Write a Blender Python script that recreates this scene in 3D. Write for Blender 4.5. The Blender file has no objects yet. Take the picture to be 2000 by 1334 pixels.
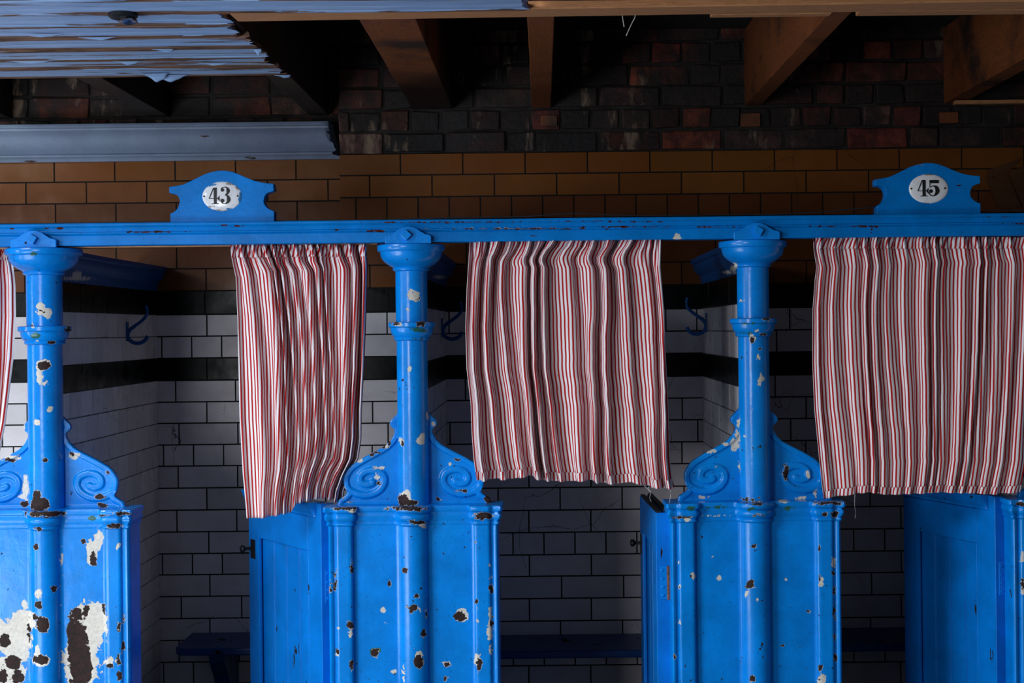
import bpy, bmesh, math, random
from mathutils import Vector, Matrix, noise as mnoise
random.seed(7)
C = bpy.context.scene.collection
PI = math.pi
# ---------------------------------------------------------------- camera
F = 2900.0; D = 4.2; EYE = 1.53; VX, VY = 1059.0, 643.0; ROLL = 0.011
cam_d = bpy.data.cameras.new('camera'); cam = bpy.data.objects.new('camera', cam_d); C.objects.link(cam)
cam.location = (0, -D, EYE)
cam.rotation_euler = (Matrix.Rotation(PI/2, 3, 'X') @ Matrix.Rotation(-ROLL, 3, 'Z')).to_euler()
cam_d.sensor_width = 36; cam_d.lens = 36*F/2000
cam_d.shift_x = -(VX-1000)/2000; cam_d.shift_y = -(667-VY)/2000
cam_d.dof.use_dof = False
bpy.context.scene.camera = cam
# ---------------------------------------------------------------- light
vs = bpy.context.scene.view_settings
vs.view_transform = 'Standard'; vs.look = 'None'; vs.gamma = 1; vs.use_curve_mapping = False; vs.exposure = 0.0
w = bpy.data.worlds.new('world'); bpy.context.scene.world = w; w.use_nodes = True
w.node_tree.nodes['Background'].inputs[0].default_value = (0.78, 0.88, 1, 1)
w.node_tree.nodes['Background'].inputs[1].default_value = 0.10
def area(name, loc, target, sx, sy, e, col):
    l = bpy.data.lights.new(name, 'AREA'); l.shape = 'RECTANGLE'; l.size = sx; l.size_y = sy; l.energy = e; l.color = col
    o = bpy.data.objects.new(name, l); C.objects.link(o); o.location = loc
    o.rotation_euler = (Vector(target)-Vector(loc)).to_track_quat('-Z', 'Y').to_euler()
area('roof_light', (-3.3, -2.5, 3.0), (-1.2, 0, 0.6), 1.5, 1.5, 185, (0.90, 0.95, 1.0))
area('pool_reflection', (-3.0, -2.3, 0.12), (-1.2, -0.5, 2.3), 1.6, 1.0, 66, (0.74, 0.88, 1.0))
area('side_window', (-4.7, -1.5, 1.0), (-0.8, 0, 1.0), 0.35, 1.5, 26, (0.92, 0.96, 1.0))
area('front_fill', (-1.9, -3.9, 1.38), (-1.0, 1.0, 1.1), 0.8, 0.8, 38, (0.95, 0.97, 1.0))  # added frontal fill to brighten the cubicle back walls, not an actual window

# ---------------------------------------------------------------- helpers
def unroll(px, py):
    u, v = px-VX, py-VY
    return u*math.cos(ROLL)-v*math.sin(ROLL), u*math.sin(ROLL)+v*math.cos(ROLL)
def P(px, py, Y=0.0):
    u, v = unroll(px, py); d = (D+Y)/F
    return (u*d, Y, EYE-v*d)
def PX(px, py, Y=0.0): return P(px, py, Y)[0]
def PZ(px, py, Y=0.0): return P(px, py, Y)[2]
def ZV(v, Y): return EYE-v*(D+Y)/F
S0 = D/F                                  # metres per photo pixel on the front plane
class MB:
    def __init__(s): s.v = []; s.f = []; s.t = []; s.uv = {}
    def add(s, vs_, fs, tint=None):
        b = len(s.v); s.v += [tuple(q) for q in vs_]; s.f += [[i+b for i in f] for f in fs]
        s.t += [tint or (1, 1, 1, 1)]*len(vs_); return b
    def box(s, a, b, tint=None, jit=0.0, M=None):
        q = [(x, y, z) for x in (a[0], b[0]) for y in (a[1], b[1]) for z in (a[2], b[2])]
        if jit: q = [(x+random.uniform(-jit, jit), y+random.uniform(-jit, jit), z+random.uniform(-jit, jit)) for x, y, z in q]
        if M is not None: q = [M @ Vector(p) for p in q]
        s.add(q, [(0, 1, 3, 2), (4, 6, 7, 5), (0, 4, 5, 1), (2, 3, 7, 6), (0, 2, 6, 4), (1, 5, 7, 3)], tint)
    def prism(s, poly, y0, y1, tint=None, M=None):          # polygon in x,z pushed along y
        n = len(poly); q = [(x, y0, z) for x, z in poly]+[(x, y1, z) for x, z in poly]
        if M is not None: q = [M @ Vector(p) for p in q]
        s.add(q, [list(range(n)), list(range(2*n-1, n-1, -1))]+[[i, i+n, (i+1) % n+n, (i+1) % n] for i in range(n)], tint)
    def grid(s, rows, tint=None, close=False):
        n = len(rows[0]); b = len(s.v)
        s.v += [tuple(p) for r in rows for p in r]; s.t += [tint or (1, 1, 1, 1)]*(n*len(rows))
        for i in range(len(rows)-1):
            for j in range(n if close else n-1):
                k = (j+1) % n
                s.f.append([b+i*n+j, b+i*n+k, b+(i+1)*n+k, b+(i+1)*n+j])
        return b
    def lathe(s, prof, cx, cy, seg=64, cap=True):           # prof: (radius, z) from top down
        rows = [[(cx+r*math.cos(2*PI*k/seg), cy+r*math.sin(2*PI*k/seg), z) for k in range(seg)] for r, z in prof]
        b = s.grid(rows, close=True)
        if cap:
            s.f.append([b+k for k in range(seg)][::-1]); e = b+(len(rows)-1)*seg; s.f.append([e+k for k in range(seg)])
    def tube(s, path, r, seg=10, tint=None):
        path = [Vector(p) for p in path]; rows = []
        n = len(path); up = Vector((0, 0, 1))
        for i, p in enumerate(path):
            d = (path[min(i+1, n-1)]-path[max(i-1, 0)]).normalized()
            a = d.cross(up); a = a.normalized() if a.length > 1e-3 else Vector((1, 0, 0))
            c = a.cross(d).normalized(); rr = r[i] if isinstance(r, (list, tuple)) else r
            rows.append([p+a*rr*math.cos(2*PI*k/seg)+c*rr*math.sin(2*PI*k/seg) for k in range(seg)])
        b = s.grid(rows, tint, close=True)
        s.f.append([b+k for k in range(seg)]); e = b+(n-1)*seg; s.f.append([e+k for k in range(seg)][::-1])
    def build(s, name, mat, parent=None, chips=None, smooth=None, bevel=0, segs=2, uv=None, label=None, loc=None, M=None):
        me = bpy.data.meshes.new(name); me.from_pydata(s.v, [], s.f); me.update()
        bm = bmesh.new(); bm.from_mesh(me); bmesh.ops.recalc_face_normals(bm, faces=bm.faces); bm.to_mesh(me); bm.free()
        me.materials.append(mat)
        a = me.attributes.new('tint', 'FLOAT_COLOR', 'POINT'); a.data.foreach_set('color', [x for t in s.t for x in t])
        if mat.get('paint'):
            cf, rf, gf = chip_fields(me, chips)
            for nme, vals in (('chip', cf), ('rust', rf), ('green', gf)):
                at = me.attributes.new(nme, 'FLOAT', 'POINT'); at.data.foreach_set('value', vals)
        if uv:
            ul = me.uv_layers.new(name='UVMap'); co = [0.0]*(2*len(me.loops))
            for l in me.loops: co[2*l.index], co[2*l.index+1] = uv[l.vertex_index]
            ul.data.foreach_set('uv', co)
        if smooth is not None:
            me.shade_smooth()
            if smooth < 3.1: me.set_sharp_from_angle(angle=smooth)
        if M is not None: me.transform(M)
        o = bpy.data.objects.new(name, me); C.objects.link(o)
        if parent is not None:
            o.parent = parent; me.transform(Matrix.Translation(-Vector(world_loc(parent))))
        elif loc is not None:
            me.transform(Matrix.Translation(-Vector(loc))); o.location = loc
        if bevel:
            m = o.modifiers.new('bevel', 'BEVEL'); m.width = bevel; m.segments = segs; m.limit_method = 'ANGLE'; m.angle_limit = 0.6
        if label: o['label'] = label
        return o
def world_loc(o):
    v = Vector(o.location)
    while o.parent: o = o.parent; v += Vector(o.location)
    return v
def thing(name, label, cat, loc, group=None):
    o = bpy.data.objects.new(name, None); o.empty_display_size = 0.05; C.objects.link(o); o.location = loc
    o['label'] = label; o['category'] = cat
    if group: o['group'] = group
    return o
def tag(o, label, cat, group=None):
    o['label'] = label; o['category'] = cat
    if group: o['group'] = group
    return o
def struct(o, label=None):
    o['kind'] = 'structure'
    if label: o['label'] = label
    return o
def lerp_list(pts, t):                                     # pts: (key, value...) sorted by key
    if t <= pts[0][0]: return pts[0][1]
    for a, b in zip(pts, pts[1:]):
        if t <= b[0]: return a[1]+(b[1]-a[1])*(t-a[0])/(b[0]-a[0])
    return pts[-1][1]
def sstep(a, b, x):
    t = min(1, max(0, (x-a)/(b-a))); return t*t*(3-2*t)

# worn spots of the paint: (photo x, photo y, half width, half height, kind), kind w = old white coat, r = bare rusty iron, g = old green coat
CH = [
 # post 1
 (180,1080,12,25,'w'),(183,1092,7,13,'r'),(163,1057,5,5,'r'),(190,1062,8,20,'w'),
 (170,1230,32,55,'w'),(158,1290,36,60,'w'),(190,1215,17,40,'w'),(152,1275,20,68,'r'),(150,1200,9,12,'r'),(168,1192,6,14,'r'),(168,1300,12,40,'r'),(140,1240,9,40,'r'),
 (30,1250,32,45,'w'),(45,1212,26,22,'w'),(0,1240,18,30,'w'),(10,1310,40,30,'w'),(48,1180,7,9,'w'),
 (10,1252,11,13,'r'),(26,1293,15,14,'r'),(35,1322,12,12,'r'),(5,1322,10,14,'r'),(57,1230,3,18,'r'),
 (75,1160,6,9,'w'),(75,1182,7,7,'r'),(84,1220,13,16,'r'),(68,1206,5,6,'r'),(80,1288,15,9,'r'),(72,1272,6,10,'w'),(80,1290,18,12,'w'),(104,1150,6,7,'r'),
 (120,1110,2.5,35,'w'),(194,1052,7,17,'w'),(231,1068,4,6,'w'),(213,1292,10,7,'w'),(216,1300,6,4,'r'),(207,1220,3,25,'w'),(203,1190,3,6,'r'),
 (84,1004,38,5,'r'),(223,1027,13,5,'r'),(240,1003,13,4,'r'),(70,1068,5,5,'r'),(205,1006,8,3,'r'),(75,1033,6,3,'r'),(182,1012,7,5,'g'),
 (78,985,20,13,'r'),(72,967,9,9,'r'),(50,955,6,26,'w'),(44,970,9,5,'w'),(48,984,8,6,'r'),(232,1290,3,9,'r'),(232,1225,3,9,'r'),(233,1320,5,8,'r'),(195,970,9,5,'r'),(199,987,8,4,'r'),
 (80,600,9,9,'w'),(92,612,9,11,'w'),(84,607,13,8,'w'),(79,606,2,2,'r'),(91,609,3,1.5,'r'),(63,636,3,5,'w'),
 (98,800,6,6,'w'),(73,825,6,6,'w'),(90,898,5,4,'r'),(85,715,12,9,'r'),(76,735,6,14,'w'),(86,748,5,4,'w'),(84,713,14,12,'w'),
 (70,656,12,6,'g'),(74,665,4,3,'w'),(42,644,8,2,'w'),(133,643,5,6,'r'),(100,668,5,2,'r'),(65,495,5,4,'g'),(144,890,13,6,'w'),(140,886,4,3,'r'),(45,835,4,8,'w'),(25,893,14,5,'w'),(20,898,9,3,'r'),(209,922,3,3,'r'),
 (240,1262,3,12,'r'),(242,1210,2,6,'r'),
 # post 2
 (793,970,12,13,'w'),(788,977,11,11,'r'),(802,982,15,6,'r'),(797,993,33,4.5,'r'),(943,1008,20,6.5,'r'),(675,993,22,3,'r'),(690,996,5,5,'w'),(818,1020,12,2.5,'r'),(826,1028,7,5,'w'),
 (791,1114,4.5,4.5,'r'),(760,1141,3.5,5,'r'),(813,1164,5,3.5,'r'),(806,1187,9,6,'r'),(803,1194,4,5,'r'),(747,1191,6,5,'w'),(820,1193,2,6,'w'),(828,1237,5,8,'r'),(833,1199,2,5,'r'),
 (902,1202,13,14,'w'),(898,1205,11,10,'r'),(733,1276,8,10,'r'),(733,1272,11,8,'g'),(817,1285,7,14,'w'),(817,1293,9,12,'r'),(874,1297,9,5,'w'),(876,1298,7,4,'r'),(870,1324,4,5,'r'),
 (936,1297,5,16,'r'),(934,1290,7,14,'w'),(957,1202,3.5,18,'w'),(956,1235,5,13,'w'),(961,1216,2.5,8,'r'),(958,1148,4,8,'r'),(957,1131,3,5,'w'),(957,1106,2.5,4,'w'),(958,1270,3,7,'w'),
 (686,1108,2.5,9,'r'),(683,1220,5.5,8,'r'),(685,1237,4,12,'w'),(686,1300,4,11,'r'),(659,1272,4,5,'r'),(658,1276,4,5,'w'),(655,1120,2,4,'r'),(655,1148,1.5,7,'r'),(646,1150,1.5,6,'r'),(661,1228,3,3,'w'),
 (769,1312,5,3.5,'w'),(932,1214,4,4,'w'),(931,1188,2,3,'w'),(756,1218,3,2,'w'),(788,1320,2,13,'w'),(810,1263,2,3,'w'),(929,1060,2,3,'r'),(930,1175,2,3,'r'),
 (821,860,9,8,'w'),(823,852,7,6,'w'),(784,863,4.5,8,'w'),(786,864,2,5,'r'),(802,572,4,8,'w'),(808,581,11,8,'w'),(814,577,5,9,'w'),(806,582,3,1.5,'r'),(817,583,2,1.5,'r'),(801,721,5,5.5,'w'),(799,604,3,2,'w'),
 (822,633,11,4.5,'r'),(773,632,9,4,'r'),(779,633,8,4,'w'),(817,645,13,5,'g'),(818,662,10,1.5,'g'),
 (703,898,7,5,'w'),(700,894,9,2,'r'),(752,873,5,4,'w'),(750,875,4,3,'r'),(741,914,9,3,'w'),(737,932,5,7,'w'),(740,943,3,3,'r'),(688,906,4,3,'w'),(736,883,4,2,'r'),(725,888,4,2,'r'),(760,862,2,6,'r'),
 (909,960,5,4,'r'),(896,958,4,1.5,'r'),(857,976,6,2.5,'w'),(855,976,4,3,'r'),(953,975,6,7,'r'),(846,827,3.5,7,'w'),(672,958,3,7,'w'),(670,964,2,5,'r'),(684,981,4,2,'r'),(893,897,5,2,'r'),(879,907,3,3,'w'),(836,812,2,5,'w'),(908,894,5,1.5,'w'),
 # post 3
 (1466,975,13,3,'r'),(1481,984,9,3.5,'r'),(1626,982,24,2.5,'r'),(1335,1010,10,2,'r'),(1483,1007,6,2,'r'),(1612,1004,5,3.5,'r'),(1630,1004,7,5,'r'),(1342,1015,5,4,'w'),(1392,1007,13,1.2,'w'),(1350,993,8,4,'g'),(1400,990,14,3,'g'),(1540,993,9,4,'g'),(1470,993,8,3,'g'),
 (1473,1066,4,3.5,'r'),(1466,1141,8,8,'r'),(1466,1141,6,5,'w'),(1466,1146,7,3,'r'),(1458,1160,4,6,'w'),(1480,1171,2,3,'w'),(1404,1127,3,5.5,'w'),(1391,1088,3,2,'w'),(1353,1124,5,6.5,'w'),(1350,1125,2,3,'r'),
 (1326,1099,2.5,5.5,'w'),(1328,1147,3,5,'w'),(1327,1149,2,2,'r'),(1327,1216,2.5,5.5,'w'),(1536,1131,2,3,'w'),(1604,1136,4,8,'w'),(1601,1130,2,5,'r'),(1628,1100,4,9,'w'),(1628,1120,3,4,'r'),(1579,1194,3,3,'r'),
 (1630,1154,2,5,'r'),(1630,1193,2,8,'r'),(1630,1245,2,4,'r'),(1631,1282,2,5,'r'),(1602,1305,3.5,5,'r'),(1605,1327,9,11,'w'),(1470,1326,6,6,'r'),(1600,1068,2,4,'r'),(1318,1281,2.5,2.5,'r'),(1528,1261,2,2,'r'),
 (1435,868,9,12,'w'),(1441,855,4,10,'w'),(1419,868,8,4,'w'),(1387,881,7,3,'w'),(1372,971,14,3,'w'),(1530,979,9,4,'w'),(1535,923,4.5,14,'r'),(1578,927,4,5,'w'),(1443,913,2,6,'w'),(1443,825,3,8,'w'),(1400,911,2,2,'r'),(1409,926,2,5,'w'),(1562,972,6,2,'w'),(1592,965,3,5,'w'),
 (1450,588,5,2.5,'w'),(1498,625,6,3,'r'),(1466,633,20,1.8,'g'),(1479,646,5,3,'w'),(1490,653,4,2,'r'),(1470,660,6,7,'w'),(1470,664,3,4,'r'),(1487,740,5,9,'w'),(1484,744,5,8,'w'),(1455,652,14,1.5,'g'),(1482,697,2.5,4,'w'),(1485,683,4,2,'r'),(1454,852,2,2,'w'),(1465,800,3,1.5,'w'),(1435,520,4,6,'w'),
 # post 4
 (1996,1090,3,8,'w'),(1998,1140,4,13,'r'),(1997,1150,4,12,'w'),(1995,985,8,4,'r'),
]
RAILCH = [(150, 544, 26, 3.5, 'w'), (195, 550, 30, 3.5, 'w'), (240, 556, 30, 3.2, 'w'), (280, 561, 25, 3.0, 'w'), (150, 535, 9, 6, 'w'), (175, 539, 6, 4, 'w'), (188, 541, 7, 4, 'w'), (195, 512, 5, 4, 'w'), (224, 513, 3, 3, 'w'), (1432, 524, 6, 6, 'w'), (1423, 532, 10, 3, 'w'), (280, 528, 20, 3, 'w'), (860, 541, 12, 3, 'w')]
BEAMCH = [(305,453,40,1.3,'r'),(115,446,9,2,'r'),(90,446,10,1.3,'r'),(158,456,3,1.2,'r'),(435,440,8,1.3,'r'),(24,446,4,1.6,'r'),(220,430,14,1,'r'),(450,441,22,1.2,'r'),(255,430,18,.9,'w'),
 (1015,447,95,1.1,'r'),(1000,446,80,0.8,'w'),(870,434,85,.8,'r'),(760,434,20,1,'r'),(735,451,17,2,'r'),(700,453,7,1.5,'r'),(660,449,4,1.5,'r'),(1250,433,45,1,'r'),(1170,432,40,.8,'r'),(1230,443,70,1,'r'),
 (1322,464,10,4,'w'),(1398,443,30,1,'r'),(1610,442,25,1.2,'r'),(1690,442,28,1.2,'r'),(1330,451,3,1,'w'),(1325,438,3,1,'w'),(1930,424,4,1,'r'),(1885,424,6,.8,'r'),(1965,424,6,.9,'r'),(1985,437,30,1,'r'),(1700,459,2.5,2.5,'r'),(727,440,1,10,'r')]
def chip_fields(me, chips):
    ring = chips is not BEAMCH
    big = 0.05; n = len(me.vertices); cf = [big]*n; rf = [big]*n; gf = [big]*n
    if not chips: return cf, rf, gf
    vs_ = [v.co for v in me.vertices]
    xs = [v.x for v in vs_]; x0, x1 = min(xs), max(xs); z0 = min(v.z for v in vs_); z1 = max(v.z for v in vs_)
    cs = []
    for (px, py, a, b, k) in chips:
        x, _, z = P(px, py, 0.0)
        if x0-.05 < x < x1+.05 and z0-.05 < z < z1+.05: cs.append((px, py, a, b, k))
    for i, v in enumerate(vs_):
        d = D+v.y; u_, v_ = v.x*F/d, (EYE-v.z)*F/d                     # undo the perspective so the list reads in photo units
        pu, pv = u_*math.cos(ROLL)+v_*math.sin(ROLL)+VX, -u_*math.sin(ROLL)+v_*math.cos(ROLL)+VY
        for (px, py, a, b, k) in cs:
            dx, dz = (pu-px)/a, (pv-py)/b
            if abs(dx) > 6 and abs(dz) > 6: continue
            e = (math.sqrt(dx*dx+dz*dz)-1)*min(a, b, 14)*S0
            if k == 'r': rf[i] = min(rf[i], e)
            elif k == 'g': gf[i] = min(gf[i], e)
            if k == 'w' : cf[i] = min(cf[i], e)
            elif k == 'r' and ring: cf[i] = min(cf[i], e-0.0008)
    return cf, rf, gf

# ---------------------------------------------------------------- materials
def mat_new(name):
    m = bpy.data.materials.new(name); m.use_nodes = True; nt = m.node_tree
    return m, nt, nt.nodes['Principled BSDF']
def N(nt, t, **kw):
    n = nt.nodes.new(t)
    for k, v in kw.items():
        if k.startswith('i_'):
            key = k[2:]; n.inputs[int(key) if key.isdigit() else key.replace('_', ' ')].default_value = v
        else: setattr(n, k, v)
    return n
def L(nt, a, b): nt.links.new(a, b)
def noise_n(nt, scale, detail=3, rough=.55, vec=None, dist=0.0):
    n = N(nt, 'ShaderNodeTexNoise'); n.inputs['Scale'].default_value = scale; n.inputs['Detail'].default_value = detail
    n.inputs['Roughness'].default_value = rough; n.inputs['Distortion'].default_value = dist
    if vec is not None: L(nt, vec, n.inputs['Vector'])
    return n
def pos(nt, scale=(1, 1, 1)):
    t = N(nt, 'ShaderNodeNewGeometry'); m = N(nt, 'ShaderNodeMapping'); m.inputs['Scale'].default_value = scale
    L(nt, t.outputs['Position'], m.inputs['Vector']); return m.outputs['Vector']
def mth(nt, op, a, b=None, c=None, clamp=False):
    n = N(nt, 'ShaderNodeMath', operation=op); n.use_clamp = clamp
    for i, x in enumerate((a, b, c)):
        if x is None: continue
        if isinstance(x, (int, float)): n.inputs[i].default_value = x
        else: L(nt, x, n.inputs[i])
    return n.outputs[0]
def mr(nt, x, a, b, c=0.0, d=1.0):
    n = N(nt, 'ShaderNodeMapRange'); n.inputs[1].default_value = a; n.inputs[2].default_value = b; n.inputs[3].default_value = c; n.inputs[4].default_value = d
    L(nt, x, n.inputs[0]); return n.outputs[0]
def mix(nt, f, a, b, bt='MIX'):
    n = N(nt, 'ShaderNodeMix', data_type='RGBA', blend_type=bt)
    for s_, x in ((0, f), (6, a), (7, b)):
        if isinstance(x, (int, float)): n.inputs[s_].default_value = x
        elif isinstance(x, tuple): n.inputs[s_].default_value = (*x, 1) if len(x) == 3 else x
        else: L(nt, x, n.inputs[s_])
    return n.outputs[2]
def srgb(r, g, b):
    f = lambda c: (c/255)/12.92 if c <= 10 else (((c/255)+.055)/1.055)**2.4
    return (f(r), f(g), f(b))
def bump(nt, bs, h, dist, strength=1.0, prev=None):
    b = N(nt, 'ShaderNodeBump'); b.inputs['Distance'].default_value = dist; b.inputs['Strength'].default_value = strength
    L(nt, h, b.inputs['Height'])
    if prev is not None: L(nt, prev, b.inputs['Normal'])
    L(nt, b.outputs[0], bs.inputs['Normal']); return b.outputs[0]

def paint(name, base, speck=0.70, streak=None, rough=0.22, under=srgb(222, 216, 205), bare=srgb(30, 17, 17), var=0.3, wob=0.5, old=srgb(40, 95, 85), spec=.34):
    m, nt, bs = mat_new(name); m['paint'] = 1
    p = pos(nt)
    at = {k: N(nt, 'ShaderNodeAttribute', attribute_name=k).outputs['Fac'] for k in ('chip', 'rust', 'green')}
    n1 = noise_n(nt, 130, 4, .6, p).outputs['Fac']; n2 = noise_n(nt, 62, 3, .6, p).outputs['Fac']
    wob_ = mth(nt, 'ADD', mth(nt, 'MULTIPLY', mth(nt, 'SUBTRACT', n1, .5), .022), mth(nt, 'MULTIPLY', mth(nt, 'SUBTRACT', n2, .5), .040))
    wob_ = mth(nt, 'MULTIPLY', wob_, wob)
    def mask(f): return mr(nt, mth(nt, 'ADD', f, wob_), 0.0004, -0.0004)
    chip = mask(at['chip']); rust = mask(at['rust']); green = mask(at['green'])
    # tiny scattered knocks
    sv = pos(nt, streak) if streak else p
    s1 = noise_n(nt, 55 if not streak else 22, 4, .62, sv).outputs['Fac']
    s2 = noise_n(nt, 4.5, 2, .5, p).outputs['Fac']
    sp = mr(nt, mth(nt, 'ADD', s1, mth(nt, 'MULTIPLY', mth(nt, 'SUBTRACT', s2, .5), .22)), speck, speck+.006)
    v1 = noise_n(nt, 9, 5, .6, p).outputs['Fac']; v2 = noise_n(nt, 2.2, 3, .5, p).outputs['Fac']
    col = mix(nt, mr(nt, v1, .35, .7), tuple(c*(1-var*.5) for c in base), tuple(min(1, c*(1+var*.6)) for c in base))
    col = mix(nt, mr(nt, v2, .6, .72, 0, .35), col, (base[0]+.0, base[1]*1.35, base[2]*1.02))
    col = mix(nt, mth(nt, 'MULTIPLY', mr(nt, n1, .62, .66), .55), col, tuple(c*.55 for c in base))
    col = mix(nt, green, col, old)
    uc = mix(nt, mr(nt, n1, .3, .75), tuple(c*.72 for c in under), under)
    col = mix(nt, chip, col, uc)
    bc = mix(nt, mr(nt, n1, .35, .7), tuple(c*.6 for c in bare), (bare[0]*2.6, bare[1]*1.8, bare[2]*1.3))
    col = mix(nt, mth(nt, 'MAXIMUM', rust, sp), col, bc)
    L(nt, col, bs.inputs['Base Color'])
    anyc = mth(nt, 'MAXIMUM', mth(nt, 'MAXIMUM', chip, rust), sp)
    L(nt, mr(nt, anyc, 0, 1, rough, .75), bs.inputs['Roughness']); bs.inputs['Specular IOR Level'].default_value = spec
    h = mth(nt, 'SUBTRACT', 1.0, mth(nt, 'ADD', mth(nt, 'MULTIPLY', chip, .5), mth(nt, 'MULTIPLY', mth(nt, 'MAXIMUM', rust, sp), .5)))
    nb = bump(nt, bs, h, .0012, .9)
    n3 = noise_n(nt, 28, 3, .5, p).outputs['Fac']
    nb2 = bump(nt, bs, n3, .0016, .5, nb)
    bump(nt, bs, n1, .0004, .5, nb2)
    return m
BLUE = (0.0, 0.22, 0.72)
M_iron = paint('blue_painted_iron', BLUE)
M_wood_blue = paint('blue_painted_wood', (0.0, 0.18, 0.58), speck=.735, streak=(.22, 1, 1), bare=srgb(60, 28, 22), rough=.36, wob=.25, spec=.12)
M_door = paint('blue_painted_door', (0.0, 0.175, 0.62), speck=.69, streak=(1, 1, .35), bare=srgb(14, 10, 14), rough=.3)
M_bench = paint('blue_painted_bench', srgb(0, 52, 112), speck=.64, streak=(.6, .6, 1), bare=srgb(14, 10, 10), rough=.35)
M_arm = paint('blue_painted_moulding', srgb(0, 82, 150), speck=.70, bare=srgb(60, 55, 55), rough=.4)
M_plate = paint('white_enamel', srgb(232, 232, 236), speck=.83, rough=.12, under=srgb(176, 160, 140), bare=srgb(84, 52, 40), var=.08, wob=.35, old=srgb(60, 130, 185))

def tile_mat(name='glazed_tile'):
    m, nt, bs = mat_new(name); p = pos(nt)
    a = N(nt, 'ShaderNodeAttribute', attribute_name='tint').outputs['Color']
    n = noise_n(nt, 14, 5, .65, p).outputs['Fac']; n2 = noise_n(nt, 3, 3, .6, pos(nt, (1, 1, .35))).outputs['Fac']
    col = mix(nt, mr(nt, n, .35, .75, 0, .28), a, mix(nt, 1.0, a, (.45, .40, .36), 'MULTIPLY'))
    col = mix(nt, mr(nt, n2, .55, .75, 0, .35), col, mix(nt, 1.0, col, (.55, .45, .36), 'MULTIPLY'))
    vr = N(nt, 'ShaderNodeTexVoronoi', feature='DISTANCE_TO_EDGE'); vr.inputs['Scale'].default_value = 5.0
    L(nt, mix(nt, .06, p, noise_n(nt, 8, 4, .6, p).outputs['Color']), vr.inputs['Vector'])
    cr = mth(nt, 'MULTIPLY', mr(nt, vr.outputs['Distance'], .006, .001), mr(nt, noise_n(nt, 2.1, 2, .5, p).outputs['Fac'], .56, .6))
    col = mix(nt, mth(nt, 'MULTIPLY', cr, .8), col, (.01, .01, .01))
    L(nt, col, bs.inputs['Base Color']); L(nt, mr(nt, n, .3, .8, .20, .50), bs.inputs['Roughness']); bs.inputs['Specular IOR Level'].default_value = .16
    bump(nt, bs, noise_n(nt, 20, 3, .5, p).outputs['Fac'], .0012, .6)
    return m
M_tile = tile_mat()
def brick_mat():
    m, nt, bs = mat_new('sooty_brick'); p = pos(nt)
    a = N(nt, 'ShaderNodeAttribute', attribute_name='tint').outputs['Color']
    n = noise_n(nt, 11, 6, .7, p).outputs['Fac']; n2 = noise_n(nt, 4, 5, .65, pos(nt, (1.6, 1, .7))).outputs['Fac']
    col = mix(nt, mr(nt, n, .42, .66), mix(nt, 1.0, a, (.22, .2, .2), 'MULTIPLY'), a)
    col = mix(nt, mr(nt, n2, .47, .60, 0, .93), col, (.006, .0055, .006))
    n3 = noise_n(nt, 7, 5, .7, pos(nt, (1, 1, .3))).outputs['Fac']
    col = mix(nt, mr(nt, n3, .58, .66, 0, .8), col, srgb(140, 118, 98))
    L(nt, col, bs.inputs['Base Color']); bs.inputs['Roughness'].default_value = .7
    bump(nt, bs, noise_n(nt, 40, 5, .7, p).outputs['Fac'], .006, .9)
    return m
M_brick = brick_mat()
def simple(name, col, rough=.6, nz=30, amt=.3, bd=.001, metal=0):
    m, nt, bs = mat_new(name); p = pos(nt); n = noise_n(nt, nz, 5, .6, p).outputs['Fac']
    L(nt, mix(nt, mr(nt, n, .3, .75), tuple(c*(1-amt) for c in col), tuple(min(1, c*(1+amt)) for c in col)), bs.inputs['Base Color'])
    bs.inputs['Roughness'].default_value = rough; bs.inputs['Metallic'].default_value = metal
    bump(nt, bs, n, bd, .7); return m
M_mortar = simple('dark_mortar', srgb(12, 11, 12), .9)
M_bmortar = simple('old_lime_mortar', srgb(40, 36, 36), .95, 9, .85, .006)
M_black = simple('black_metal', srgb(16, 14, 16), .45)
M_digit = simple('black_enamel', srgb(12, 10, 15), .55, amt=.1, bd=.0002)
M_rust = simple('rusty_steel', srgb(120, 70, 50), .75, 90, .7)
M_floor = simple('dark_floor_tile', srgb(90, 88, 85), .5)
M_lead = simple('grey_cable', srgb(40, 44, 52), .5)
M_thread = simple('white_thread', srgb(210, 205, 205), .9)
M_plank = simple('sooty_floorboard', srgb(26, 20, 17), .9)
def wood(name, c1, c2, axis, rough=.6, soot=0.0):
    m, nt, bs = mat_new(name)
    sc = (1.2, 14, 14) if axis == 'x' else (14, 1.2, 14)
    p = pos(nt, sc); n = noise_n(nt, 3.0, 5, .6, p, .6).outputs['Fac']; n2 = noise_n(nt, 14, 3, .6, p).outputs['Fac']
    wv = mth(nt, 'FRACT', mth(nt, 'MULTIPLY', n, 9))
    col = mix(nt, mr(nt, wv, 0, 1, 0, .8), c1, c2); col = mix(nt, mr(nt, n2, .5, .8, 0, .4), col, tuple(c*.5 for c in c1))
    if soot:
        s_ = noise_n(nt, 3.2, 5, .65, pos(nt, (1, 1, 1))).outputs['Fac']
        col = mix(nt, mr(nt, s_, soot, soot+.14, 0, .9), col, (.012, .009, .008))
    col = mix(nt, 1.0, col, N(nt, 'ShaderNodeAttribute', attribute_name='tint').outputs['Color'], 'MULTIPLY')
    kn = N(nt, 'ShaderNodeTexVoronoi'); kn.inputs['Scale'].default_value = 1.6
    L(nt, pos(nt, (1, 3, 3) if axis == 'x' else (3, 1, 3)), kn.inputs['Vector'])
    col = mix(nt, mr(nt, kn.outputs['Distance'], .10, .05, 0, .7), col, tuple(c*.35 for c in c1))
    L(nt, col, bs.inputs['Base Color']); bs.inputs['Roughness'].default_value = rough
    bump(nt, bs, n2, .0012, .6); return m
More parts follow.
